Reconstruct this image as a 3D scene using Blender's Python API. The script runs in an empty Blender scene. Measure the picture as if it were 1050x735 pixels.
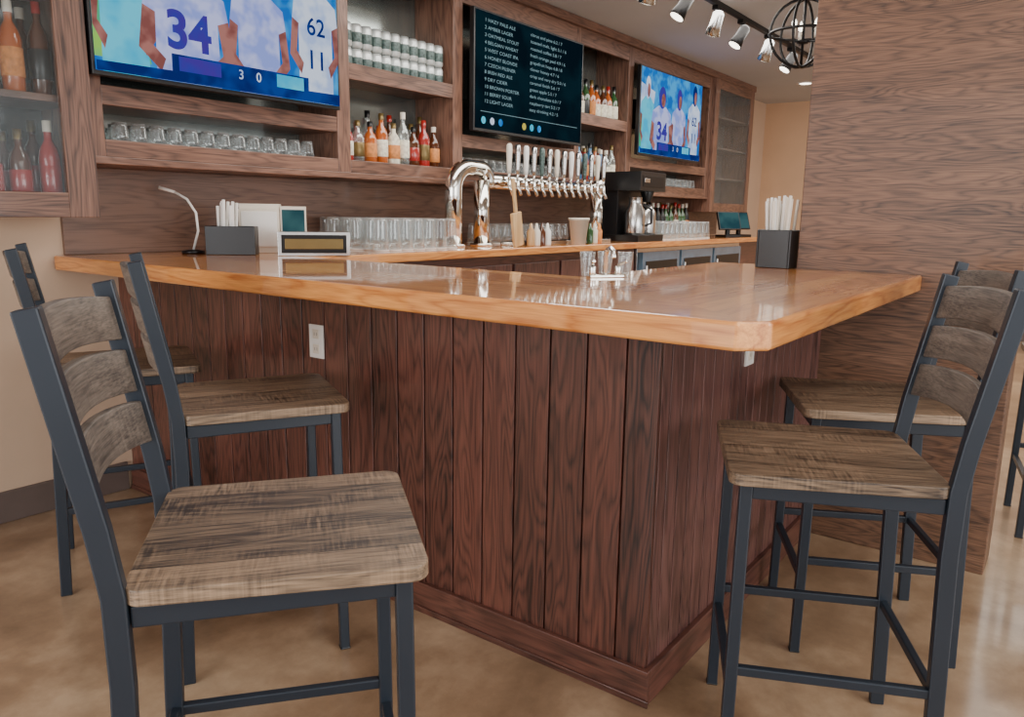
import bpy, bmesh, math, random
from mathutils import Vector, Matrix
random.seed(7)
scene = bpy.context.scene
R = math.radians

# ------------------------------------------------------------ materials
def lin(c):
    return tuple(((v/255)/12.92 if v/255 <= .04045 else ((v/255+.055)/1.055)**2.4) for v in c)+(1,)

def newmat(name):
    m = bpy.data.materials.new(name); m.use_nodes = True
    nt = m.node_tree
    return m, nt, nt.nodes['Principled BSDF']

def plain(name, c, rough=.5, metal=0, noise=.08, nscale=8, alpha=1, emis=0, coat=0, bump=0, trans=0):
    m, nt, b = newmat(name)
    col = lin(c)
    tc = nt.nodes.new('ShaderNodeTexCoord')
    n = nt.nodes.new('ShaderNodeTexNoise'); n.inputs['Scale'].default_value = nscale; n.inputs['Detail'].default_value = 4
    nt.links.new(tc.outputs['Object'], n.inputs['Vector'])
    r = nt.nodes.new('ShaderNodeValToRGB')
    r.color_ramp.elements[0].position = .3; r.color_ramp.elements[1].position = .7
    r.color_ramp.elements[0].color = tuple(v*(1-noise) for v in col[:3])+(1,)
    r.color_ramp.elements[1].color = tuple(min(1, v*(1+noise)) for v in col[:3])+(1,)
    nt.links.new(n.outputs['Fac'], r.inputs['Fac'])
    nt.links.new(r.outputs['Color'], b.inputs['Base Color'])
    b.inputs['Roughness'].default_value = rough
    b.inputs['Metallic'].default_value = metal
    b.inputs['Alpha'].default_value = alpha
    b.inputs['Coat Weight'].default_value = coat
    b.inputs['Transmission Weight'].default_value = trans
    if emis:
        nt.links.new(r.outputs['Color'], b.inputs['Emission Color'])
        b.inputs['Emission Strength'].default_value = emis
    if bump:
        bp = nt.nodes.new('ShaderNodeBump'); bp.inputs['Strength'].default_value = bump; bp.inputs['Distance'].default_value = .01
        nt.links.new(n.outputs['Fac'], bp.inputs['Height']); nt.links.new(bp.outputs['Normal'], b.inputs['Normal'])
    return m

def thin_glass(name, tint, base=.03, rim=.6, exp=2.2, metal=.6):
    """thin clear glass: see-through face-on, brighter and more reflective towards the rims (fresnel)"""
    m = bpy.data.materials.new(name); m.use_nodes = True
    nt = m.node_tree; nt.nodes.clear(); N = nt.nodes.new; L = nt.links.new
    o = N('ShaderNodeOutputMaterial'); t = N('ShaderNodeBsdfTransparent'); t.inputs[0].default_value = (.93, .95, .95, 1)
    g = N('ShaderNodeBsdfPrincipled'); g.inputs['Base Color'].default_value = lin(tint); g.inputs['Roughness'].default_value = .05; g.inputs['Metallic'].default_value = metal
    lw = N('ShaderNodeLayerWeight'); lw.inputs['Blend'].default_value = .4
    tc = N('ShaderNodeTexCoord'); n = N('ShaderNodeTexNoise'); n.inputs['Scale'].default_value = 40; L(tc.outputs['Object'], n.inputs['Vector'])
    pw = N('ShaderNodeMath'); pw.operation = 'POWER'; L(lw.outputs['Facing'], pw.inputs[0]); pw.inputs[1].default_value = exp
    mr = N('ShaderNodeMapRange'); L(pw.outputs[0], mr.inputs[0]); mr.inputs[3].default_value = base; mr.inputs[4].default_value = rim
    ad = N('ShaderNodeMath'); ad.operation = 'MULTIPLY_ADD'; L(n.outputs['Fac'], ad.inputs[0]); ad.inputs[1].default_value = .03; L(mr.outputs[0], ad.inputs[2])
    mx = N('ShaderNodeMixShader'); L(ad.outputs[0], mx.inputs[0]); L(t.outputs[0], mx.inputs[1]); L(g.outputs[0], mx.inputs[2]); L(mx.outputs[0], o.inputs['Surface'])
    return m

def wood(name, dark, light, along='X', across='Y', plank=0, gs=1.0, rings=110, rough=.4, coat=0, seam=.012,
         pvar=.25, bump=.15, ringw=.35, saw=0, seamd=.75, cr=.08):
    m, nt, b = newmat(name)
    N = nt.nodes.new; L = nt.links.new
    def mt(op, a, c=None, d=None):
        n = N('ShaderNodeMath'); n.operation = op
        for i, v in enumerate((a, c, d)):
            if v is None: continue
            if isinstance(v, (int, float)): n.inputs[i].default_value = v
            else: L(v, n.inputs[i])
        return n.outputs[0]
    tc = N('ShaderNodeTexCoord'); sp = N('ShaderNodeSeparateXYZ'); L(tc.outputs['Object'], sp.inputs[0])
    third = [k for k in 'XYZ' if k not in (along, across)][0]
    a, c, t = sp.outputs[along], sp.outputs[across], sp.outputs[third]
    geo = N('ShaderNodeNewGeometry'); oi = N('ShaderNodeObjectInfo')
    rnd = mt('ADD', geo.outputs['Random Per Island'], oi.outputs['Random'])
    var = mt('FRACT', mt('MULTIPLY', rnd, 7.31))
    if plank:
        q = mt('DIVIDE', mt('ADD', c, 10), plank)
        k = mt('FLOOR', q)
        wn = N('ShaderNodeTexWhiteNoise'); wn.noise_dimensions = '1D'; L(mt('ADD', k, mt('MULTIPLY', rnd, 13)), wn.inputs['W'])
        var = wn.outputs['Value']
        fr = mt('FRACT', q)
        edge = mt('LESS_THAN', mt('MINIMUM', fr, mt('SUBTRACT', 1, fr)), seam)
    off = mt('MULTIPLY', mt('ADD', rnd, var), 37)
    cb = N('ShaderNodeCombineXYZ')
    L(mt('ADD', mt('MULTIPLY', a, 1.0*gs), off), cb.inputs[0])
    L(mt('MULTIPLY', c, 8*gs), cb.inputs[1])
    L(mt('ADD', mt('MULTIPLY', t, 8*gs), off), cb.inputs[2])
    n1 = N('ShaderNodeTexNoise'); n1.inputs['Scale'].default_value = 1.1; n1.inputs['Detail'].default_value = 2.5
    n1.inputs['Roughness'].default_value = .45
    L(cb.outputs[0], n1.inputs['Vector'])
    ring = mt('MULTIPLY_ADD', mt('SINE', mt('MULTIPLY', n1.outputs['Fac'], rings)), .5, .5)
    ring = mt('POWER', ring, .55)
    def streak(sa, sc_, det=3):
        cb2 = N('ShaderNodeCombineXYZ')
        L(mt('ADD', mt('MULTIPLY', a, sa*gs), off), cb2.inputs[0]); L(mt('MULTIPLY', c, sc_*gs), cb2.inputs[1]); L(mt('MULTIPLY', t, sc_*gs), cb2.inputs[2])
        n2 = N('ShaderNodeTexNoise'); n2.inputs['Scale'].default_value = 1; n2.inputs['Detail'].default_value = det
        L(cb2.outputs[0], n2.inputs['Vector']); return n2.outputs['Fac']
    pore = mt('MULTIPLY_ADD', streak(7, 190, 2), 2.4, -.7)
    broad = mt('MULTIPLY_ADD', streak(1.5, 30, 2), 1.8, -.4)
    fac = mt('ADD', mt('MULTIPLY', ring, ringw), mt('MULTIPLY', pore, (1-ringw)*.6))
    fac = mt('ADD', fac, mt('MULTIPLY', broad, (1-ringw)*.4))
    fac = mt('ADD', fac, mt('MULTIPLY', mt('SUBTRACT', n1.outputs['Fac'], .5), .6))
    if saw:
        cb3 = N('ShaderNodeCombineXYZ')
        L(mt('MULTIPLY', a, 170), cb3.inputs[0]); L(mt('MULTIPLY', c, 14), cb3.inputs[1]); L(off, cb3.inputs[2])
        n3 = N('ShaderNodeTexNoise'); n3.inputs['Scale'].default_value = 1; n3.inputs['Detail'].default_value = 2
        L(cb3.outputs[0], n3.inputs['Vector'])
        cb4 = N('ShaderNodeCombineXYZ'); L(mt('MULTIPLY', a, 7), cb4.inputs[0]); L(mt('MULTIPLY', c, 7), cb4.inputs[1]); L(off, cb4.inputs[2])
        n4 = N('ShaderNodeTexNoise'); n4.inputs['Scale'].default_value = 1; L(cb4.outputs[0], n4.inputs['Vector'])
        patch = mt('MAXIMUM', mt('MULTIPLY_ADD', n4.outputs['Fac'], 4, -1.7), 0)
        fac = mt('ADD', fac, mt('MULTIPLY', mt('MULTIPLY', mt('SUBTRACT', n3.outputs['Fac'], .5), patch), saw))
    fac = mt('ADD', fac, mt('MULTIPLY', mt('SUBTRACT', var, .5), pvar*2))
    r = N('ShaderNodeValToRGB')
    r.color_ramp.elements[0].color = lin(dark); r.color_ramp.elements[1].color = lin(light)
    r.color_ramp.elements[0].position = 0.05; r.color_ramp.elements[1].position = .95
    L(fac, r.inputs['Fac'])
    out = r.outputs['Color']
    if plank:
        mx = N('ShaderNodeMix'); mx.data_type = 'RGBA'
        L(mt('MULTIPLY', edge, seamd), mx.inputs[0]); L(out, mx.inputs[6]); mx.inputs[7].default_value = tuple(v*.35 for v in lin(dark)[:3])+(1,)
        out = mx.outputs[2]
    L(out, b.inputs['Base Color'])
    b.inputs['Roughness'].default_value = rough
    b.inputs['Coat Weight'].default_value = coat; b.inputs['Coat Roughness'].default_value = cr
    bp = N('ShaderNodeBump'); bp.inputs['Strength'].default_value = bump; bp.inputs['Distance'].default_value = .002
    L(fac, bp.inputs['Height']); L(bp.outputs['Normal'], b.inputs['Normal'])
    return m

def emis(name, c, s=1.0, c2=None, nscale=6):
    m = bpy.data.materials.new(name); m.use_nodes = True
    nt = m.node_tree; nt.nodes.clear()
    o = nt.nodes.new('ShaderNodeOutputMaterial'); e = nt.nodes.new('ShaderNodeEmission')
    tc = nt.nodes.new('ShaderNodeTexCoord'); n = nt.nodes.new('ShaderNodeTexNoise'); n.inputs['Scale'].default_value = nscale
    r = nt.nodes.new('ShaderNodeValToRGB'); r.color_ramp.elements[0].position = .4; r.color_ramp.elements[1].position = .6
    r.color_ramp.elements[0].color = lin(c); r.color_ramp.elements[1].color = lin(c2 or c)
    nt.links.new(tc.outputs['Object'], n.inputs['Vector']); nt.links.new(n.outputs['Fac'], r.inputs['Fac'])
    nt.links.new(r.outputs['Color'], e.inputs['Color']); e.inputs['Strength'].default_value = s
    nt.links.new(e.outputs[0], o.inputs['Surface'])
    return m

M = {}
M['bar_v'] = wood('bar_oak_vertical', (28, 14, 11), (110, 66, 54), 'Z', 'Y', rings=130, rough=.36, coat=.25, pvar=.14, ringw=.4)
M['bar_v2'] = wood('bar_oak_vertical_side', (42, 24, 22), (126, 85, 78), 'Z', 'X', rings=120, rough=.36, coat=.3, pvar=.08, ringw=.32)  # same bar oak, reflected light on the right face painted in as lighter tone
M['bar_h'] = wood('bar_oak_trim_y', (44, 24, 19), (106, 66, 54), 'Y', 'Z', rings=90, rough=.38, coat=.25, pvar=.06)
M['bar_hx'] = wood('bar_oak_trim_x', (46, 26, 21), (110, 68, 57), 'X', 'Z', rings=90, rough=.38, coat=.25, pvar=.06)
M['cab_x'] = wood('cabinet_oak_x', (56, 35, 27), (142, 103, 84), 'X', 'Z', rings=100, rough=.42, coat=.15, pvar=.08)
M['cab_z'] = wood('cabinet_oak_z', (56, 35, 27), (142, 103, 84), 'Z', 'X', rings=100, rough=.42, coat=.15, pvar=.08)
M['splash'] = wood('backsplash_oak', (48, 33, 28), (122, 93, 78), 'X', 'Z', rings=90, rough=.4, coat=.15)
M['pillar'] = wood('pillar_oak', (42, 26, 17), (130, 94, 70), 'Y', 'Z', gs=1.6, rings=100, rough=.5, coat=.05, pvar=.03, ringw=.34)
M['top_y'] = wood('countertop_oak_y', (174, 92, 34), (240, 166, 88), 'Y', 'X', plank=.085, gs=1.7, rings=50, rough=.3, coat=1, pvar=.34, bump=.03, ringw=.4, seam=.012, seamd=.35, cr=.045)
M['top_x'] = wood('countertop_oak_x', (174, 92, 34), (240, 166, 88), 'X', 'Y', plank=.085, gs=1.7, rings=50, rough=.3, coat=1, pvar=.34, bump=.03, ringw=.4, seam=.012, seamd=.35, cr=.045)
M['seat'] = wood('stool_weathered_wood', (46, 36, 29), (152, 127, 102), 'Y', 'X', plank=.147, gs=1.8, rings=60, rough=.5, pvar=.2, saw=1.6, seam=.010, ringw=.24, seamd=.7, bump=.35)
M['slat'] = wood('stool_slat_wood', (46, 40, 37), (122, 110, 99), 'X', 'Z', gs=1.8, rings=50, rough=.55, pvar=.05, saw=.6, ringw=.2)
M['frame'] = plain('stool_blue_black_steel', (35, 42, 51), .36, .2, .05)
M['wall'] = plain('wall_paint_beige', (204, 176, 150), .8, noise=.04, nscale=3)
M['wall_far'] = plain('wall_paint_tan', (208, 170, 136), .8, noise=.04, nscale=3)
M['base'] = plain('baseboard_dark', (100, 86, 80), .5)
M['ceil'] = plain('ceiling_grey', (186, 185, 184), .9, noise=.05, nscale=1.5)
M['steel'] = plain('stainless_steel', (205, 203, 200), .22, 1, .04)
M['chrome'] = plain('chrome', (225, 222, 215), .09, 1, .02)
M['black'] = plain('black_plastic', (16, 16, 18), .35, 0, .05)
M['blackm'] = plain('black_metal', (28, 26, 26), .4, .5, .05)
M['cream'] = plain('cream_plastic', (222, 212, 196), .45, 0, .03)
M['white'] = plain('white_plastic', (235, 232, 226), .45, 0, .02)
M['glassd'] = thin_glass('clear_glass', (240, 244, 244), .10, .85, 1.5)
M['pane'] = thin_glass('cabinet_glass_pane', (205, 212, 214), .04, .3)
M['mirror'] = plain('mirror_back', (156, 164, 160), .14, .85, .10, nscale=3)
M['gold'] = plain('brass_plate', (120, 100, 60), .35, .6)
M['teal'] = emis('terminal_screen', (50, 90, 100), .6, (76, 120, 124))
M['cooler'] = plain('cooler_door_glass', (84, 106, 124), .2, 0, .15, coat=.6)
M['lamp'] = emis('lamp_glow', (255, 244, 225), 6)
M['amber'] = plain('amber_liquor', (176, 88, 34), .1, coat=.8)
M['brown'] = plain('brown_glass', (84, 44, 22), .1, coat=.8)
M['green'] = plain('green_glass', (46, 84, 48), .1, coat=.8)
M['clearb'] = thin_glass('clear_bottle', (224, 230, 226), .28, .8)
M['redb'] = plain('red_bottle', (160, 40, 34), .2, coat=.6)
M['blueb'] = plain('blue_bottle', (60, 110, 150), .2, coat=.6)
M['label'] = plain('paper_label', (232, 222, 200), .7, noise=.3, nscale=60)
M['label2'] = plain('orange_label', (206, 132, 72), .7, noise=.25, nscale=60)
M['can'] = plain('aluminium_can', (205, 210, 208), .3, .4, .1, nscale=30)
M['candark'] = plain('can_label_dark', (76, 94, 90), .4, .2, .6, nscale=80)
M['boardw'] = wood('cutting_board', (176, 132, 84), (222, 186, 136), 'Z', 'X', rings=40)

def floor_mat():
    m, nt, b = newmat('stained_concrete')
    N = nt.nodes.new; L = nt.links.new
    tc = N('ShaderNodeTexCoord')
    n = N('ShaderNodeTexNoise'); n.inputs['Scale'].default_value = 1.7; n.inputs['Detail'].default_value = 9; n.inputs['Distortion'].default_value = .9
    n2 = N('ShaderNodeTexNoise'); n2.inputs['Scale'].default_value = 7; n2.inputs['Detail'].default_value = 9; n2.inputs['Roughness'].default_value = .7
    L(tc.outputs['Object'], n.inputs['Vector']); L(tc.outputs['Object'], n2.inputs['Vector'])
    mm = N('ShaderNodeMath'); mm.operation = 'MULTIPLY_ADD'; L(n2.outputs['Fac'], mm.inputs[0]); mm.inputs[1].default_value = .5
    L(n.outputs['Fac'], mm.inputs[2])
    r = N('ShaderNodeValToRGB'); r.color_ramp.elements[0].position = .5; r.color_ramp.elements[1].position = .98
    r.color_ramp.elements[0].color = lin((106, 82, 60)); r.color_ramp.elements[1].color = lin((188, 162, 132))
    e = r.color_ramp.elements.new(.75); e.color = lin((148, 121, 94))
    L(mm.outputs[0], r.inputs['Fac']); L(r.outputs['Color'], b.inputs['Base Color'])
    b.inputs['Roughness'].default_value = .3
    b.inputs['Coat Weight'].default_value = .6; b.inputs['Coat Roughness'].default_value = .12
    return m
M['floor'] = floor_mat()

# ------------------------------------------------------------ mesh builder
class B:
    def __init__(s): s.bm = bmesh.new(); s.mats = []; s.X = Matrix.Identity(4)
    def mi(s, k):
        if k not in s.mats: s.mats.append(k)
        return s.mats.index(k)
    def face(s, vs, k, smooth=False):
        try: f = s.bm.faces.new(vs)
        except ValueError: return
        f.material_index = s.mi(k); f.smooth = smooth
    def v(s, p): return s.bm.verts.new(s.X @ Vector(p))
    def box(s, x0, x1, y0, y1, z0, z1, k):
        c = [s.v((x, y, z)) for z in (z0, z1) for y in (y0, y1) for x in (x0, x1)]
        for q in ((0, 2, 3, 1), (4, 5, 7, 6), (0, 1, 5, 4), (2, 6, 7, 3), (0, 4, 6, 2), (1, 3, 7, 5)):
            s.face([c[i] for i in q], k)
    def prism(s, pts, z0, z1, k):
        a = [s.v((x, y, z0)) for x, y in pts]; b = [s.v((x, y, z1)) for x, y in pts]
        n = len(pts)
        s.face(a[::-1], k); s.face(b, k)
        for i in range(n): s.face([a[i], a[(i+1) % n], b[(i+1) % n], b[i]], k)
    def beam(s, p, q, w, d, k, side=Vector((1, 0, 0))):
        p, q = Vector(p), Vector(q); t = (q-p).normalized()
        a = (side - t*side.dot(t)).normalized(); b_ = t.cross(a)
        def ring(o): return [s.v(o + a*i*w/2 + b_*j*d/2) for i, j in ((-1, -1), (1, -1), (1, 1), (-1, 1))]
        r0, r1 = ring(p), ring(q)
        s.face(r0[::-1], k); s.face(r1, k)
        for i in range(4): s.face([r0[i], r0[(i+1) % 4], r1[(i+1) % 4], r1[i]], k)
    def path(s, pts, w, d, k, side=Vector((1, 0, 0))):
        pts = [Vector(p) for p in pts]; rings = []
        for i, p in enumerate(pts):
            t = (pts[min(i+1, len(pts)-1)]-pts[max(i-1, 0)]).normalized()
            a = (side - t*side.dot(t)).normalized(); b_ = t.cross(a)
            rings.append([s.v(p + a*u*w/2 + b_*j*d/2) for u, j in ((-1, -1), (1, -1), (1, 1), (-1, 1))])
        s.face(rings[0][::-1], k); s.face(rings[-1], k)
        for r0, r1 in zip(rings, rings[1:]):
            for i in range(4): s.face([r0[i], r0[(i+1) % 4], r1[(i+1) % 4], r1[i]], k)
    def lathe(s, prof, loc, k, seg=14, sc=1.0, rot=None):
        T = Matrix.Translation(loc) @ (rot or Matrix.Identity(4))
        rings = []
        for r, z in prof:
            if r < 1e-6: rings.append([s.v(T @ Vector((0, 0, z*sc)))])
            else: rings.append([s.v(T @ Vector((r*sc*math.cos(2*math.pi*i/seg), r*sc*math.sin(2*math.pi*i/seg), z*sc))) for i in range(seg)])
        for a, b_ in zip(rings, rings[1:]):
            for i in range(seg):
                j = (i+1) % seg
                if len(a) == 1 and len(b_) == 1: continue
                if len(a) == 1: s.face([a[0], b_[j], b_[i]], k, True)
                elif len(b_) == 1: s.face([a[i], a[j], b_[0]], k, True)
                else: s.face([a[i], a[j], b_[j], b_[i]], k, True)
    def tube(s, pts, r, k, seg=12, closed=False):
        pts = [Vector(p) for p in pts]; n = len(pts); rings = []; up = None
        for i, p in enumerate(pts):
            t = ((pts[(i+1) % n]-pts[i-1]) if closed else (pts[min(i+1, n-1)]-pts[max(i-1, 0)])).normalized()
            if up is None: up = t.orthogonal().normalized()
            up = (up-t*up.dot(t)).normalized(); w = t.cross(up)
            rr = r[i] if isinstance(r, (list, tuple)) else r
            rings.append([s.v(p+up*rr*math.cos(2*math.pi*j/seg)+w*rr*math.sin(2*math.pi*j/seg)) for j in range(seg)])
        pr = list(zip(rings, rings[1:])) + ([(rings[-1], rings[0])] if closed else [])
        for a, b_ in pr:
            for j in range(seg): s.face([a[j], a[(j+1) % seg], b_[(j+1) % seg], b_[j]], k, True)
        if not closed: s.face(rings[0][::-1], k); s.face(rings[-1], k)
    def cyl(s, p, q, r, k, seg=14): s.tube([p, q], r, k, seg)
    def done(s, name, bevel=0, seg=2, parent=None, loc=None, rotz=0):
        me = bpy.data.meshes.new(name); bmesh.ops.recalc_face_normals(s.bm, faces=s.bm.faces[:])
        s.bm.to_mesh(me); s.bm.free()
        for k in s.mats: me.materials.append(M[k] if isinstance(k, str) else k)
        return place(me, name, bevel, seg, parent, loc, rotz)

def place(me, name, bevel=0, seg=2, parent=None, loc=None, rotz=0):
    o = bpy.data.objects.new(name, me); scene.collection.objects.link(o)
    if loc: o.location = loc
    o.rotation_euler[2] = rotz
    if parent: o.parent = parent
    if bevel:
        m = o.modifiers.new('bevel', 'BEVEL'); m.width = bevel; m.segments = seg; m.limit_method = 'ANGLE'; m.angle_limit = R(40)
    return o

# ------------------------------------------------------------ room shell
ZC = 2.66
b = B(); b.box(-4, 10, -5, 3.55, -.06, 0, 'floor'); b.done('floor')
b = B(); b.box(-4, 10, -5, 3.55, ZC, ZC+.08, 'ceil'); b.done('ceiling')
b = B(); b.box(-4, 10, 3.45, 3.55, 0, ZC, 'wall'); b.done('wall_back')
b = B(); b.box(9.9, 10, -5, 3.45, 0, ZC, 'wall_far'); b.done('wall_far')
b = B(); b.box(-4, 1.68, 3.432, 3.45, 0, .13, 'base'); b.done('baseboard_back', .004)
b = B(); b.box(9.88, 9.9, -5, 3.45, 0, .13, 'base'); b.done('baseboard_far', .004)
b = B(); b.box(3.15, 3.36, .17, .93, 0, ZC, 'pillar'); b.done('wall_pillar', .004)

# ------------------------------------------------------------ bar
FX, FY = 1.708, .811
b = B()
b.box(FX+.016, 2.08, FY+.016, 3.448, 0, 1.02, 'bar_v')
b.box(2.08, 3.148, FY+.016, 1.24, 0, 1.02, 'bar_v2')
y = FY
first = True
while y < 3.447:
    w = .095 if first else .116
    b.box(FX, FX+.017, y, min(y+w-.005, 3.447), .0, 1.02, 'bar_v'); y += w; first = False
x = FX+.002; first = True
while x < 3.147:
    w = .07
    b.box(x if not first else FX+.0175, min(x+w-.005, 3.147), FY, FY+.017, .0, 1.02, 'bar_v2'); x += w; first = False
b.box(FX-.016, FX, FY-.016, 3.432, 0, .10, 'bar_h')
b.box(FX-.001, 3.147, FY-.016, FY, 0, .10, 'bar_hx')
b.box(FX-.022, FX-.0155, FY-.022, 3.432, 0, .02, 'bar_h')
b.done('bar_base', .002)

# L-shaped top, one welded slab with a mitred grain change
b = B()
P = [(1.443, 3.432), (1.443, .53), (1.469, .504), (1.495, .478), (3.148, .478), (3.148, .935), (3.32, .935), (3.32, 1.33), (2.17, 1.33), (2.17, 3.432)]
lo = [b.v((x, y, 1.021)) for x, y in P]; hi = [b.v((x, y, 1.08)) for x, y in P]
for L_ in (lo, hi):
    b.face([L_[i] for i in (0, 1, 2, 8, 9)], 'top_y'); b.face([L_[i] for i in (2, 3, 4, 5, 6, 7, 8)], 'top_x')
for i in range(10):
    b.face([lo[i], lo[(i+1) % 10], hi[(i+1) % 10], hi[i]], 'top_y' if i in (0, 1, 8, 9) else 'top_x')
b.done('bar_countertop', .008, 3)

def outlet(name, p, face):
    b = B()
    if face == 'x':
        b.box(p[0]-.006, p[0], p[1]-.036, p[1]+.036, p[2]-.058, p[2]+.058, 'white')
        for dz in (-.026, .026):
            b.box(p[0]-.008, p[0]-.005, p[1]-.016, p[1]+.016, p[2]+dz-.016, p[2]+dz+.016, 'cream')
            for dy in (-.006, .006): b.box(p[0]-.0085, p[0]-.006, p[1]+dy-.0012, p[1]+dy+.0012, p[2]+dz-.006, p[2]+dz+.006, 'black')
    else:
        b.box(p[0]-.036, p[0]+.036, p[1]-.006, p[1], p[2]-.058, p[2]+.058, 'white')
        for dz in (-.026, .026):
            b.box(p[0]-.016, p[0]+.016, p[1]-.008, p[1]-.005, p[2]+dz-.016, p[2]+dz+.016, 'cream')
            for dx in (-.006, .006): b.box(p[0]+dx-.0012, p[0]+dx+.0012, p[1]-.0085, p[1]-.006, p[2]+dz-.006, p[2]+dz+.006, 'black')
    b.done(name, .0015)
outlet('power_outlet', (FX-.0003, 2.10, .836), 'x')
outlet('power_outlet', (2.33, FY-.0003, .885), 'y')

# ------------------------------------------------------------ back counter + coolers
b = B()
b.prism([(2.172, 2.70), (8.1, 2.70), (8.1, 3.43), (2.172, 3.43)], 1.035, 1.08, 'top_x')
b.done('back_countertop', .006)
b = B()
b.box(2.18, 5.3, 2.78, 3.44, 0, 1.034, 'bar_hx')
for i in range(6):
    x0 = 2.2+i*.515
    b.box(x0, x0+.49, 2.76, 2.78, .12, .98, 'bar_v2')
    b.cyl((x0+.44, 2.75, .6), (x0+.44, 2.75, .75), .006, 'steel', 8)
b.box(7.45, 8.05, 2.78, 3.44, 0, 1.034, 'bar_hx')
b.done('back_bar_cabinet', .003)
b = B()
b.box(5.31, 7.44, 2.76, 3.44, 0, 1.03, 'steel')
for i in range(3):
    x0 = 5.35+i*.70
    b.box(x0, x0+.66, 2.73, 2.76, .14, 1.0, 'cooler'); b.box(x0+.05, x0+.61, 2.725, 2.73, .2, .93, 'black')
    b.cyl((x0+.03, 2.71, .5), (x0+.03, 2.71, .9), .01, 'steel', 8)
b.done('bottle_cooler', .003)

# ------------------------------------------------------------ shelving
b = B()
YF, YB, ZB, ZT = 3.13, 3.45, 1.445, 2.60
for x, w in ((1.51, .07), (2.76, .085), (3.65, .085), (4.99, .06), (5.79, .085), (7.42, .085)):
    b.box(x-w/2, x+w/2, YF, YB-.012, ZB, ZT, 'cab_z')
b.box(1.475, 7.46, YF-.006, YB-.012, ZB, ZB+.03, 'cab_x')
xs = [1.545, 2.7175, 2.8025, 3.6075, 3.6925, 4.96, 5.02, 5.7475, 5.8325, 7.3775]
for i in range(0, 10, 2):
    x0, x1 = xs[i], xs[i+1]
    b.box(x0, x1, YF+.001, YF+.025, ZB+.03, ZB+.095, 'cab_x')
    b.box(x0, x1, YF+.02, YB-.012, ZB+.06, ZB+.085, 'cab_x')
    b.box(x0, x1, YF+.001, YF+.025, ZT-.11, ZT-.0, 'cab_x')
    if i in (0, 4, 8):
        b.box(x0, x1, YF+.003, YB-.012, 1.67, 1.745, 'cab_x')
    else:
        b.box(x0, x1, YF+.003, YB-.012, 1.955, 1.985, 'cab_x'); b.box(x0, x1, YF+.002, YF+.025, 1.94, 2.02, 'cab_x')
b.box(1.475, 8.56, YF-.03, YB-.012, ZT, ZT+.058, 'cab_x')
b.box(1.475, 8.54, YB-.012, YB-.001, ZB, ZT, 'mirror')
b.done('back_bar_shelving', .003)
b = B(); b.box(1.49, 8.5, 3.431, 3.449, 1.081, 1.444, 'splash'); b.done('wood_backsplash', .002)

# left glass-door cabinet
b = B()
x0, x1, y0, z0, z1 = .25, 1.47, 3.06, 1.24, 2.655
b.box(x0, x0+.02, y0+.025, 3.449, z0, z1, 'cab_z'); b.box(x1-.02, x1, y0+.025, 3.449, z0, z1, 'cab_z')
b.box(x0+.02, x1-.02, y0+.025, 3.449, z0, z0+.03, 'cab_x'); b.box(x0+.02, x1-.02, y0+.025, 3.449, z1-.03, z1, 'cab_x')
b.box(x0+.02, x1-.02, 3.43, 3.449, z0+.03, z1-.03, 'mirror')
b.box(x0+.02, x1-.02, y0+.05, 3.43, 1.655, 1.68, 'cab_x'); b.box(x0+.02, x1-.02, y0+.05, 3.43, 2.06, 2.085, 'cab_x')
for a, c in ((x0, x0+.10), (.80, .86), (.86, .92), (x1-.11, x1)): b.box(a, c, y0, y0+.024, z0, z1, 'cab_z')
for a, c in ((x0+.10, .80), (.92, x1-.11)):
    b.box(a, c, y0, y0+.024, z0, z0+.09, 'cab_x')
    b.box(a, c, y0, y0+.024, z1-.1, z1, 'cab_x')
    b.box(a, c, y0+.01, y0+.014, z0+.09, z1-.1, 'pane')
b.done('liquor_cabinet', .003)
# right display cabinet
b = B()
x0, x1, y0, z0, z1 = 7.464, 8.52, 3.10, 1.32, 2.598
b.box(x0, x0+.02, y0+.025, 3.43, z0, z1, 'cab_z'); b.box(x1-.02, x1, y0+.025, 3.43, z0, z1, 'cab_z')
b.box(x0+.02, x1-.02, y0+.025, 3.43, z0, z0+.03, 'cab_x'); b.box(x0+.02, x1-.02, y0+.025, 3.43, z1-.03, z1, 'cab_x')
b.box(x0+.02, x1-.02, 3.41, 3.43, z0+.03, z1-.03, 'base')
for z in (1.65, 1.95, 2.25): b.box(x0+.02, x1-.02, y0+.05, 3.41, z, z+.02, 'base')
b.box(x0, x0+.10, y0, y0+.024, z0, z1, 'cab_z'); b.box(x1-.10, x1, y0, y0+.024, z0, z1, 'cab_z')
b.box(x0+.1, x1-.1, y0, y0+.024, z0, z0+.09, 'cab_x'); b.box(x0+.1, x1-.1, y0, y0+.024, z1-.09, z1, 'cab_x')
b.box(x0+.1, x1-.1, y0+.01, y0+.014, z0+.09, z1-.09, 'pane')
b.done('display_cabinet', .003)

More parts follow.
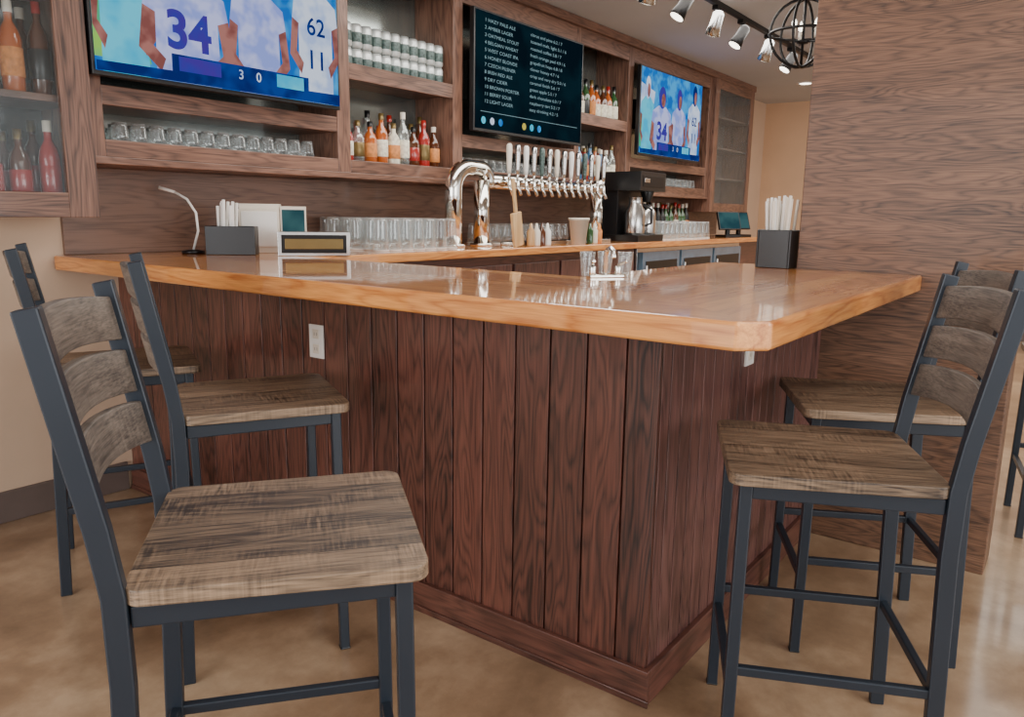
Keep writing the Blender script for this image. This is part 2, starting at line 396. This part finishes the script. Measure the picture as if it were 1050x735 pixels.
# ------------------------------------------------------------ bottles, cans, glasses
def bottle(b, x, y, z, kind, h=.29, cap='black', lab='label', s=1.0):
    k = h/.30
    b.lathe([(0, 0), (.034, 0), (.037, .006*k), (.037, .175*k), (.03, .205*k), (.0135, .235*k), (.0135, .27*k)], (x, y, z), kind, 12)
    b.lathe([(.0375, .05*k), (.0385, .052*k), (.0385, .145*k), (.0375, .147*k)], (x, y, z), lab, 12)
    b.lathe([(.0155, .262*k), (.0155, .30*k), (0, .30*k)], (x, y, z), cap, 10)
def bottles(name, x0, x1, ys, z, kinds, step=.09, hmax=.31, hmin=.25, labs=('label', 'label', 'label2', 'black')):
    b = B()
    for yy in ys:
        x = x0
        while x <= x1:
            bottle(b, x+random.uniform(-.004, .004), yy+random.uniform(-.006, .006), z, random.choice(kinds), random.uniform(hmin, hmax),
                   random.choice(['black', 'cream', 'redb', 'gold']), random.choice(labs))
            x += step
    return b.done(name)
zb = ZB+.0852
bottles('liquor_bottles', 2.85, 3.57, (3.22, 3.33), zb, ['amber', 'clearb', 'brown', 'amber', 'clearb', 'redb', 'label'], .085, .32, .22, ('label', 'label2', 'label', 'gold', 'redb'))
bottles('liquor_bottles', 5.07, 5.71, (3.22, 3.33), zb, ['clearb', 'blueb', 'redb', 'amber'], .085)
bottles('liquor_bottles', 5.07, 5.71, (3.22, 3.33), 1.9852, ['green', 'brown', 'green', 'amber', 'redb'], .085)
bottles('whiskey_bottles', .35, 1.42, (3.17, 3.30), 1.6802, ['brown', 'amber', 'brown'], .1, .33, .30)
bottles('whiskey_bottles', .35, 1.42, (3.17, 3.30), 1.2702, ['redb', 'brown', 'clearb', 'brown'], .1, .33, .28, ('redb', 'label', 'redb'))
bottles('wine_bottles', 6.35, 7.3, (3.25, 3.36), 1.0802, ['brown', 'black', 'green'], .09, .33, .30)

b = B()
for lv in (0, 1):
    for yy in (3.20, 3.28):
        x = 2.845
        while x < 3.59:
            z = 1.9852+lv*.1235
            b.lathe([(0, .004), (.024, 0), (.033, .012), (.033, .106), (.027, .121), (.024, .119), (0, .119)], (x, yy, z), 'can', 14)
            b.lathe([(.0333, .03), (.0336, .031), (.0336, .078), (.0333, .079)], (x, yy, z), 'candark', 14)
            x += .07
b.done('beer_cans')

def pint(b, x, y, z, h=.15, r=.042, inv=False, mat='glassd'):
    p = [(0, .012), (r*.70, .012), (r*.72, 0), (r*.76, .014), (r*.9, h*.6), (r, h), (r*.96, h-.002)]
    if inv: p = [(q[0], h-q[1]) for q in p]
    b.lathe(p, (x, y, z), mat, 14)
    if not inv: return
    b.lathe([(r*.98, .0), (r*1.02, .003), (r*.99, .007)], (x, y, z), 'white', 14)  # rim highlight painted as a white ring around the glass mouth
def glasses(name, x0, x1, ys, z, h=.15, r=.042, inv=False, step=.092, mat='glassd'):
    b = B()
    for j, yy in enumerate(ys):
        x = x0+(j % 2)*step*.35
        while x <= x1: pint(b, x, yy, z, h, r, inv, mat); x += step
    return b.done(name)
glasses('pint_glasses', 2.78, 3.325, (2.90, 2.99, 3.08, 3.17, 3.26, 3.35), 1.0802, .165, .043, True, .089)
glasses('pint_glasses', 5.9, 6.9, (2.86, 3.0, 3.12), 1.0802, .15, .043, True)
glasses('pint_glasses', 3.95, 4.95, (3.15, 3.28), 1.0802, .13, .042, True)
for a, c in ((1.64, 2.64), (3.75, 4.90), (5.9, 7.30)):
    glasses('rocks_glasses', a, c, (3.20, 3.29, 3.38), zb, .085, .036, True, .078)

# small chrome rinser tap on the inner corner of the bar
b = B(); b.X = Matrix.Translation((2.19, 1.25, 1.0803)) @ Matrix.Rotation(R(-35), 4, 'Z')
b.box(-.06, .06, -.018, .018, 0, .008, 'chrome')
for sx in (-.045, .045):
    b.cyl((sx, 0, .006), (sx, 0, .035), .011, 'chrome', 12); b.tube([(sx, 0, .038), (sx*1.2, -.02, .05), (sx*1.3, -.04, .055)], .006, 'chrome', 8)
b.tube([(0, 0, .006), (0, 0, .07), (0, -.012, .09), (0, -.035, .095), (0, -.055, .085), (0, -.06, .065)], .008, 'chrome', 10)
pint(b, -.04, .055, 0, .08, .026); pint(b, .025, .058, 0, .08, .026); pint(b, .085, .03, 0, .08, .026)
b.done('rinser_tap', .002)

# ------------------------------------------------------------ tap tower
b = B()
def arc(cx, cz, r, a0, a1, y, n=8):
    return [(cx+r*math.cos(R(a0+(a1-a0)*i/n)), y, cz+r*math.sin(R(a0+(a1-a0)*i/n))) for i in range(n+1)]
Y = 3.0
b.tube([(3.46, Y, 1.081), (3.46, Y, 1.40)]+arc(3.59, 1.41, .13, 180, 90, Y)+[(3.70, Y, 1.538)]+arc(3.70, 1.468, .07, 90, 0, Y, 5)+[(3.77, Y, 1.44)], .05, 'chrome', 20)
b.cyl((3.76, Y, 1.47), (5.12, Y, 1.47), .045, 'chrome', 20)
for x in (3.72, 5.09):
    b.cyl((x, Y, 1.081), (x, Y, 1.47), .048, 'chrome', 20)
for x in (3.46, 3.72, 5.09): b.cyl((x, Y, 1.0805), (x, Y, 1.096), .07, 'chrome', 20)
b.cyl((5.09, Y, 1.43), (5.09, Y, 1.53), .052, 'chrome', 20)
for i in range(14):
    x = 3.86+i*.088
    b.cyl((x, Y-.04, 1.47), (x, Y-.10, 1.47), .014, 'chrome', 10)
    b.tube([(x, Y-.10, 1.485), (x, Y-.105, 1.44), (x, Y-.13, 1.39)], .011, 'chrome', 10)
    hm = ['cream', 'steel', 'white', 'steel', 'candark', 'steel'][i % 6]
    b.cyl((x, Y-.10, 1.48), (x, Y-.10, 1.52), .009, 'chrome', 8)
    b.lathe([(0, 0), (.011, 0), (.014, .03), (.019, .13), (.017, .17), (.009, .18), (0, .18)], (x, Y-.10, 1.515), hm, 12)
b.done('beer_tap_tower')
b = B(); b.box(3.84, 5.02, 2.83, 2.945, 1.0803, 1.105, 'steel')
for i in range(20): b.box(3.86+i*.058, 3.885+i*.058, 2.84, 2.93, 1.105, 1.108, 'blackm')
b.done('drip_tray', .002)
b = B()
b.X = Matrix.Translation((3.78, 2.76, 1.086)) @ Matrix.Rotation(R(-10), 4, 'Y')
b.box(-.045, .045, -.01, .01, 0, .20, 'boardw'); b.box(-.012, .012, -.008, .008, .20, .40, 'boardw')
b.done('wooden_paddle', .003)
b = B(); b.lathe([(0, 0), (.048, 0), (.066, .16), (.071, .16), (.071, .175), (.062, .175), (.045, .012), (0, .012)], (4.45, 2.755, 1.0803), 'cream', 18); b.done('plastic_pitcher')
b = B()
for i, (x, k) in enumerate(((3.92, 'boardw'), (3.98, 'cream'), (4.04, 'brown'), (4.10, 'white'), (4.62, 'green'), (4.68, 'cream'), (4.74, 'label2'))):
    b.lathe([(0, 0), (.024, 0), (.025, .01), (.025, .09), (.012, .11), (.006, .14), (0, .14)], (x, 2.77, 1.0803), k, 12)
b.done('squeeze_bottles')

# coffee brewer
b = B()
x0, y0, z = 5.27, 2.735, 1.0803
b.box(x0, x0+.42, y0, y0+.38, z, z+.05, 'black'); b.box(x0+.02, x0+.40, y0+.20, y0+.38, z+.05, z+.40, 'black')
b.box(x0, x0+.42, y0, y0+.38, z+.38, z+.52, 'black'); b.box(x0+.04, x0+.38, y0-.004, y0, z+.41, z+.49, 'blackm')
b.box(x0+.06, x0+.14, y0-.006, y0-.004, z+.44, z+.47, 'steel')
b.lathe([(0, .0), (.075, 0), (.08, .02), (.08, .17), (.05, .23), (.05, .27), (.055, .28), (0, .28)], (x0+.12, y0+.10, z+.05), 'steel', 20)
b.tube([(x0+.12, y0+.01, z+.12), (x0+.12, y0-.04, z+.14), (x0+.12, y0-.04, z+.24), (x0+.12, y0+.03, z+.28)], .01, 'black', 8)
b.lathe([(0, .0), (.07, 0), (.075, .02), (.075, .17), (.045, .22), (0, .24)], (x0+.31, y0+.10, z+.05), 'steel', 20)
b.lathe([(.03, .0), (.055, .08), (0, .08)], (x0+.31, y0+.10, z+.30), 'black', 16)
b.done('coffee_brewer', .006)

# left-end counter items (turned towards the bartender side)
def at(x, y, z, a): return Matrix.Translation((x, y, z)) @ Matrix.Rotation(R(a), 4, 'Z')
b = B(); b.X = at(2.045, 3.075, 1.0803, -45)
for q in ((-.105, .105, -.05, -.04), (-.105, .105, .04, .05)): b.box(*q, 0, .125, 'black')
for q in ((-.105, -.095, -.04, .04), (.095, .105, -.04, .04), (-.01, .0, -.04, .04)): b.box(*q, 0, .125, 'black')
b.box(-.095, .095, -.04, .04, 0, .01, 'black')
for i in range(9):
    b.cyl((-.06+.0085*i, random.uniform(-.025, .025), .012), (-.055+.010*i, random.uniform(-.03, .03), .21+random.uniform(0, .03)), .0075, 'white', 8)
b.box(.02, .08, -.03, .03, .01, .105, 'white')
b.done('straw_caddy', .002)
b = B(); b.X = at(1.96, 3.25, 1.0803, -45)  # thin curved white cord on a black foot, not a lamp
b.lathe([(0, 0), (.05, 0), (.05, .012), (.01, .018), (0, .018)], (0, 0, 0), 'black', 16)
b.tube([(0, 0, .015), (.025, 0, .10), (.02, 0, .18), (-.015, 0, .24), (-.07, 0, .272)], .0055, 'white', 10)
b.tube([(-.065, 0, .270), (-.13, 0, .288)], [.006, .008], 'white', 10)
b.done('white_cord')
b = B(); b.X = at(2.27, 3.11, 1.0803, -42)
b.box(-.13, .05, -.05, .07, .0, .20, 'cream'); b.box(-.12, .04, -.053, -.05, .03, .19, 'white'); b.prism([(-.13, -.03), (.05, -.03), (.05, .06), (-.13, .06)], .20, .225, 'cream')
b.box(.055, .17, -.05, -.02, .0, .215, 'cream'); b.box(.062, .163, -.054, -.05, .06, .20, 'teal')
b.done('payment_terminal', .006)
b = B(); b.X = at(2.29, 2.81, 1.0803, -38)
b.box(-.16, .15, -.07, .06, 0, .105, 'steel'); b.box(-.145, .135, -.074, -.07, .012, .092, 'blackm'); b.box(-.13, .12, -.077, -.074, .03, .075, 'gold')
b.done('cash_box', .005)

# caddy by pillar
b = B(); b.X = at(3.165, 1.01, 1.0803, 0)
for q in ((-.07, .07, -.068, -.06), (-.07, .07, .06, .068), (-.07, -.062, -.06, .06), (.062, .07, -.06, .06)): b.box(*q, 0, .15, 'black')
b.box(-.062, .062, -.06, .06, 0, .01, 'black')
for i in range(30):
    x = random.uniform(-.05, .05); y = random.uniform(-.045, .045)
    b.cyl((x*.8, y*.8, .012), (x*1.05, y*1.2, .25+random.uniform(0, .035)), .0065, random.choice(['white', 'cream']), 8)
b.done('straw_holder', .002)

# POS terminals on far end of back counter
for (px, py, ang) in ((7.5, 2.9, -30), (7.88, 2.93, -20)):
    b = B(); b.X = at(px, py, 1.0803, ang)
    b.box(-.09, .09, -.08, .09, 0, .02, 'black'); b.box(-.02, .02, 0, .03, .02, .12, 'black')
    b.X = b.X @ Matrix.Translation((0, -.02, .07)) @ Matrix.Rotation(R(-18), 4, 'X')
    b.box(-.13, .13, -.012, .012, 0, .18, 'black'); b.box(-.12, .12, -.014, -.012, .01, .17, 'teal')
    b.done('point_of_sale_terminal', .003)

# ------------------------------------------------------------ televisions
E = {k: emis('screen_'+k, c, s, c2, ns) for k, c, s, c2, ns in (
    ('blue', (20, 100, 190), 1.1, (60, 160, 225), 9), ('jersey', (190, 196, 245), 1.05, (140, 156, 230), 12), ('skin', (180, 120, 112), .9, (140, 84, 80), 14),
    ('purple', (74, 50, 160), .9, (54, 60, 170), 10), ('navy', (16, 40, 120), .8, (24, 70, 160), 8), ('green', (150, 205, 90), 1.0, (70, 180, 130), 8), ('dark', (10, 24, 34), .8, (16, 38, 48), 4),
    ('text', (150, 186, 194), .85, None, 3), ('pale', (214, 226, 248), 1.05, (170, 192, 236), 12), ('cyan', (40, 185, 230), 1.0, (90, 210, 240), 9), ('yellow', (220, 200, 90), .9, None, 3))}
M.update({'e_'+k: v for k, v in E.items()})
def tv(x0, z0, W=1.22, H=.70):
    b = B(); yf = 3.05
    b.box(x0, x0+W, yf, yf+.035, z0, z0+H, 'black'); b.box(x0+.1, x0+W-.1, yf+.035, yf+.06, z0+.08, z0+H-.1, 'black')
    b.box(x0+W/2-.2, x0+W/2+.2, yf+.06, 3.436, z0+.25, z0+.5, 'blackm')
    o = b.done('television', .003)
    return o, x0+.012, z0+.018, W-.024, H-.03, yf-.001
def screen(b, x0, z0, W, H, y):
    class S: pass
    s = S(); s.n = 0
    def poly(pts, k):
        s.n += 1; yy = y-.0004*s.n
        b.face([b.v((x0+min(max(u, 0), W), yy, z0+min(max(v, 0), H))) for u, v in pts], 'e_'+k)
    def ell(cu, cv, ru, rv, k, n=18): poly([(cu+ru*math.cos(2*math.pi*i/n), cv+rv*math.sin(2*math.pi*i/n)) for i in range(n)], k)
    s.poly, s.ell = poly, ell
    return s
def text(body, x, z, y, size, mat, parent, align='CENTER', name='screen_text', bold=.012, sx=1):
    c = bpy.data.curves.new(name, 'FONT'); c.body = body; c.size = size; c.align_x = align; c.offset = size*bold
    c.materials.append(E[mat]); o = bpy.data.objects.new(name, c); scene.collection.objects.link(o)
    o.location = (x, y, z); o.rotation_euler = (R(90), 0, 0); o.parent = parent; o.scale[0] = sx
def player(s, u, v, w, jer, skin='skin', head=True, helmet='purple'):
    s.poly([(u-w*.42, v-.34), (u+w*.42, v-.34), (u+w*.40, v), (u+w*.55, v+.02), (u+w*.5, v+.10), (u+w*.2, v+.15), (u-w*.2, v+.15), (u-w*.5, v+.10), (u-w*.55, v+.02), (u-w*.40, v)], jer)
    s.poly([(u-w*.55, v+.02), (u-w*.40, v+.0), (u-w*.46, v-.12), (u-w*.30, v-.17), (u-w*.36, v-.22), (u-w*.62, v-.14)], skin)
    s.poly([(u+w*.55, v+.02), (u+w*.62, v-.14), (u+w*.36, v-.22), (u+w*.30, v-.17), (u+w*.46, v-.12), (u+w*.40, v)], skin)
    if head:
        s.ell(u, v+.22, w*.2, .09, helmet); s.ell(u+w*.05, v+.20, w*.11, .055, skin)
def football(x0, z0, W_=1.22):
    o, sx, sz, W, H, y = tv(x0, z0, W_)
    b = B(); s = screen(b, sx, sz, W, H, y)
    s.poly([(0, 0), (W, 0), (W, H), (0, H)], 'blue')
    s.poly([(0, .05), (.22, .05), (.18, .26), (0, .30)], 'green')
    s.poly([(0, .30), (.2, .25), (.25, .5), (0, .55)], 'pale')
    player(s, .12, .30, .22, 'cyan', helmet='pale')
    player(s, .72, .27, .26, 'jersey')
    player(s, .38, .25, .34, 'jersey')
    player(s, 1.03, .34, .24, 'pale', helmet='navy')
    s.poly([(0, 0), (W, 0), (W, .05), (0, .035)], 'navy')
    s.poly([(.30, .035), (.98, .035), (.98, .105), (.30, .105)], 'navy'); s.poly([(.33, .042), (.52, .042), (.52, .098), (.33, .098)], 'purple')
    s.poly([(.80, .042), (.95, .042), (.95, .098), (.80, .098)], 'cyan')
    b.done('screen_picture', parent=o)
    yy = y-.0004*(s.n+3)
    text('34', sx+.38, sz+.13, yy, .20, 'purple', o, bold=.03); text('62', sx+1.03, sz+.30, yy, .11, 'navy', o); text('11', sx+1.03, sz+.15, yy, .12, 'navy', o)
    text('3    0', sx+.66, sz+.05, yy, .055, 'pale', o)
football(1.478, 1.765, 1.19)
football(5.80, 1.765)
o, sx, sz, W, H, y = tv(3.70, 1.765)
b = B(); s = screen(b, sx, sz, W, H, y)
s.poly([(0, 0), (W, 0), (W, H), (0, H)], 'dark')
s.poly([(.05, .10), (W-.05, .10), (W-.05, .103), (.05, .103)], 'text')
for i, c in enumerate(('cyan', 'pale', 'blue', 'yellow', 'cyan', 'blue')):
    s.ell(.08+(i % 3)*.085+(.42 if i > 2 else 0), .05, .022, .022, c)
b.done('screen_picture', parent=o)
rows = [('1 HAZY PALE ALE', 'citrus and pine 6.2 / 7'), ('2 AMBER LAGER', 'toasted malt, light 5.1 / 6'), ('3 OATMEAL STOUT', 'roasted coffee 5.8 / 7'), ('4 BELGIAN WHEAT', 'fresh orange peel 4.9 / 6'),
        ('5 WEST COAST IPA', 'grapefruit hops 6.8 / 8'), ('6 HONEY BLONDE', 'clover honey 4.7 / 6'), ('7 CZECH PILSNER', 'crisp and very dry 5.0 / 6'), ('8 IRISH RED ALE', 'caramel finish 5.6 / 7'),
        ('9 DRY CIDER', 'green apple 5.5 / 7'), ('10 BROWN PORTER', 'dark chocolate 6.0 / 7'), ('11 BERRY SOUR', 'raspberry tart 5.2 / 7'), ('12 LIGHT LAGER', 'easy drinking 4.2 / 5')]
for i, (p, q) in enumerate(rows):
    zz = sz+.615-i*.042
    text(p, sx+.08, zz, y-.006, .028, 'text', o, 'LEFT', bold=.0, sx=1.4); text(q, sx+.55, zz, y-.006, .028, 'text', o, 'LEFT', bold=.0, sx=1.5)

# ------------------------------------------------------------ ceiling fixtures
b = B(); b.box(3.7, 7.2, 2.135, 2.165, ZC-.03, ZC, 'blackm')
for i, x in enumerate((4.15, 4.6, 5.1, 5.55, 6.1, 6.65)):
    b.cyl((x, 2.15, ZC-.03), (x, 2.15, ZC-.10), .009, 'blackm', 8); b.box(x-.03, x+.03, 2.13, 2.17, ZC-.055, ZC-.03, 'blackm')
    p = Vector((x, 2.15, ZC-.13)); d = Vector((-.35 if i % 2 else .25, .35, -.8)).normalized()
    mt_ = 'steel' if i % 2 == 0 else 'blackm'
    b.tube([p-d*.07, p-d*.055, p+d*.02, p+d*.08], [.022, .036, .038, .05], mt_, 16)
    b.tube([p+d*.0805, p+d*.082], [.043, .043], 'lamp', 16)
b.done('track_light')
b = B(); c = Vector((4.62, 1.43, 2.29)); r = .18
for a in (0, 60, 120):
    b.tube([c+Vector((r*math.cos(t)*math.cos(R(a)), r*math.cos(t)*math.sin(R(a)), r*math.sin(t))) for t in [2*math.pi*i/28 for i in range(28)]], .008, 'blackm', 8, True)
b.tube([c+Vector((r*math.cos(t), r*math.sin(t), 0)) for t in [2*math.pi*i/28 for i in range(28)]], .008, 'blackm', 8, True)
b.cyl(c+Vector((0, 0, -.17)), Vector((c.x, c.y, ZC)), .008, 'blackm', 8)
b.cyl(Vector((c.x, c.y, ZC-.03)), Vector((c.x, c.y, ZC)), .06, 'blackm', 18)
b.lathe([(0, 0), (.03, .005), (.035, .02), (0, .03)], (c.x, c.y, c.z-.06), 'blackm', 14)
for a in (30, 150, 270):
    q = c+Vector((.07*math.cos(R(a)), .07*math.sin(R(a)), -.03))
    b.tube([c+Vector((0, 0, -.045)), q+Vector((0, 0, -.02)), q], .006, 'blackm', 8)
    b.cyl(q, q+Vector((0, 0, .05)), .011, 'cream', 10); b.lathe([(0, 0), (.012, .01), (.014, .03), (0, .06)], q+Vector((0, 0, .05)), 'lamp', 10)
b.done('orb_chandelier')
for (x, y) in ((8.6, 2.6), (7.6, 1.6), (2.5, 1.9), (1.0, -1.0)):
    b = B(); b.lathe([(0, -.004), (.06, -.004), (.075, -.008), (.09, -.004), (.09, 0), (0, 0)], (x, y, ZC), 'white', 20); b.lathe([(0, -.0085), (.058, -.006)], (x, y, ZC), 'lamp', 20); b.done('recessed_light')

# ------------------------------------------------------------ stools
def stool_mesh():
    b = B()
    pts = []; r = .030
    for cx, cy, a0 in ((.228-r, .222-r, 0), (-.228+r, .222-r, 90), (-.215+r, -.215+r, 180), (.215-r, -.215+r, 270)):
        for i in range(6):
            a = R(a0+90*i/5); pts.append((cx+r*math.cos(a), cy+r*math.sin(a)))
    b.prism(pts, .726, .752, 'seat')
    w = .027
    RK = -.298
    for sx in (-1, 1):
        b.beam((sx*.20, .190, 0), (sx*.190, .184, .725), w, w, 'frame')
        b.path([(sx*.203, -.240, 0), (sx*.20, -.222, .60), (sx*.20, -.224, .74), (sx*.20, -.238, .84), (sx*.20, RK, 1.15)], .024, .034, 'frame')
        b.beam((sx*.19, .172, .707), (sx*.196, -.205, .707), .018, .034, 'frame')
        b.beam((sx*.197, .178, .29), (sx*.20, -.22, .29), .018, .022, 'frame')
        b.box(sx*.20-.015, sx*.20+.015, .175, .205, 0, .006, 'black')
    X = Vector((0, 1, 0))
    b.beam((-.178, .184, .707), (.178, .184, .707), .018, .034, 'frame', X)
    b.beam((-.188, -.212, .707), (.188, -.212, .707), .018, .034, 'frame', X)
    b.beam((-.186, .188, .24), (.186, .188, .24), .020, .022, 'frame', X)
    b.beam((-.190, -.228, .29), (.190, -.228, .29), .018, .022, 'frame', X)
    for z0 in (1.046, .950, .854):
        h = .078; n = 12; rows_ = []
        for i in range(n+1):
            u = -1+2*i/n; x = u*.189
            col = []
            for zz in (0, h):
                z = z0+zz+.012*(1-u*u)
                yc = -.238-(z-.84)*((-.238-RK)/.31) - .032*(1-u*u)
                col.append((b.v((x, yc+.008, z)), b.v((x, yc-.008, z))))
            rows_.append(col)
        for c0, c1 in zip(rows_, rows_[1:]):
            (f0, k0), (f1, k1) = c0; (g0, l0), (g1, l1) = c1
            b.face([f0, g0, g1, f1], 'slat', True); b.face([k0, k1, l1, l0], 'slat', True)
            b.face([f1, g1, l1, k1], 'slat'); b.face([f0, k0, l0, g0], 'slat')
        for c0 in (rows_[0], rows_[-1]):
            (f0, k0), (f1, k1) = c0; b.face([f0, f1, k1, k0], 'slat')
    me = bpy.data.meshes.new('bar_stool'); bmesh.ops.recalc_face_normals(b.bm, faces=b.bm.faces[:]); b.bm.to_mesh(me); b.bm.free()
    for k in b.mats: me.materials.append(M[k])
    return me
sm = stool_mesh()
for (x, y, f) in ((.777, 1.062, -38.5), (1.325, 1.906, -28), (1.343, 2.695, -25), (1.81, .443, 115.5), (2.48, .49, 117), (3.88, -.06, 100)):
    place(sm, 'bar_stool', .003, 2, None, (x, y, 0), R(f-90))

# ------------------------------------------------------------ lights
def area(name, loc, tgt, sx, sy, e, col=(1, .97, .93)):
    l = bpy.data.lights.new(name, 'AREA'); l.shape = 'RECTANGLE'; l.size = sx; l.size_y = sy; l.energy = e; l.color = col
    o = bpy.data.objects.new(name, l); scene.collection.objects.link(o); o.location = loc
    o.rotation_euler = (Vector(tgt)-Vector(loc)).to_track_quat('-Z', 'Y').to_euler()
area('window_light_left', (-3.4, 1.5, 1.6), (1.5, 1.5, .8), 3.5, 2.0, 145, (.98, .98, 1))
area('window_light_rear', (1.5, -4.4, 1.6), (2.0, 1.0, .8), 5, 2.0, 170, (1, .99, .97))
area('ceiling_light_bar', (4.5, 2.1, 2.6), (4.5, 2.1, 0), 5, .8, 95, (1, .96, .90))
area('ceiling_light_room', (1.0, -1.0, 2.6), (1.0, -1.0, 0), 3, 2, 60, (1, .97, .93))
area('ceiling_light_far', (7.6, 1.0, 2.6), (7.6, 1.0, 0), 3, 2, 65, (1, .95, .88))
w = bpy.data.worlds.new('World'); scene.world = w; w.use_nodes = True
bg = w.node_tree.nodes['Background']; bg.inputs[0].default_value = (.98, .98, 1, 1); bg.inputs[1].default_value = 1.4

# ------------------------------------------------------------ camera
yaw, pitch, roll = R(36.5), math.atan(149/790), .015
f = Vector((math.cos(yaw)*math.cos(pitch), math.sin(yaw)*math.cos(pitch), -math.sin(pitch)))
r0 = Vector((math.sin(yaw), -math.cos(yaw), 0)); u0 = r0.cross(f)
rt = r0*math.cos(roll)+u0*math.sin(roll); up = u0*math.cos(roll)-r0*math.sin(roll)
cd = bpy.data.cameras.new('camera'); cd.sensor_width = 36; cd.lens = 790/1050*36; cd.clip_start = .02
cam = bpy.data.objects.new('camera', cd); scene.collection.objects.link(cam)
mm = Matrix((rt, up, -f)).transposed().to_4x4(); mm.translation = Vector((0, 0, 1.28)); cam.matrix_world = mm
scene.camera = cam
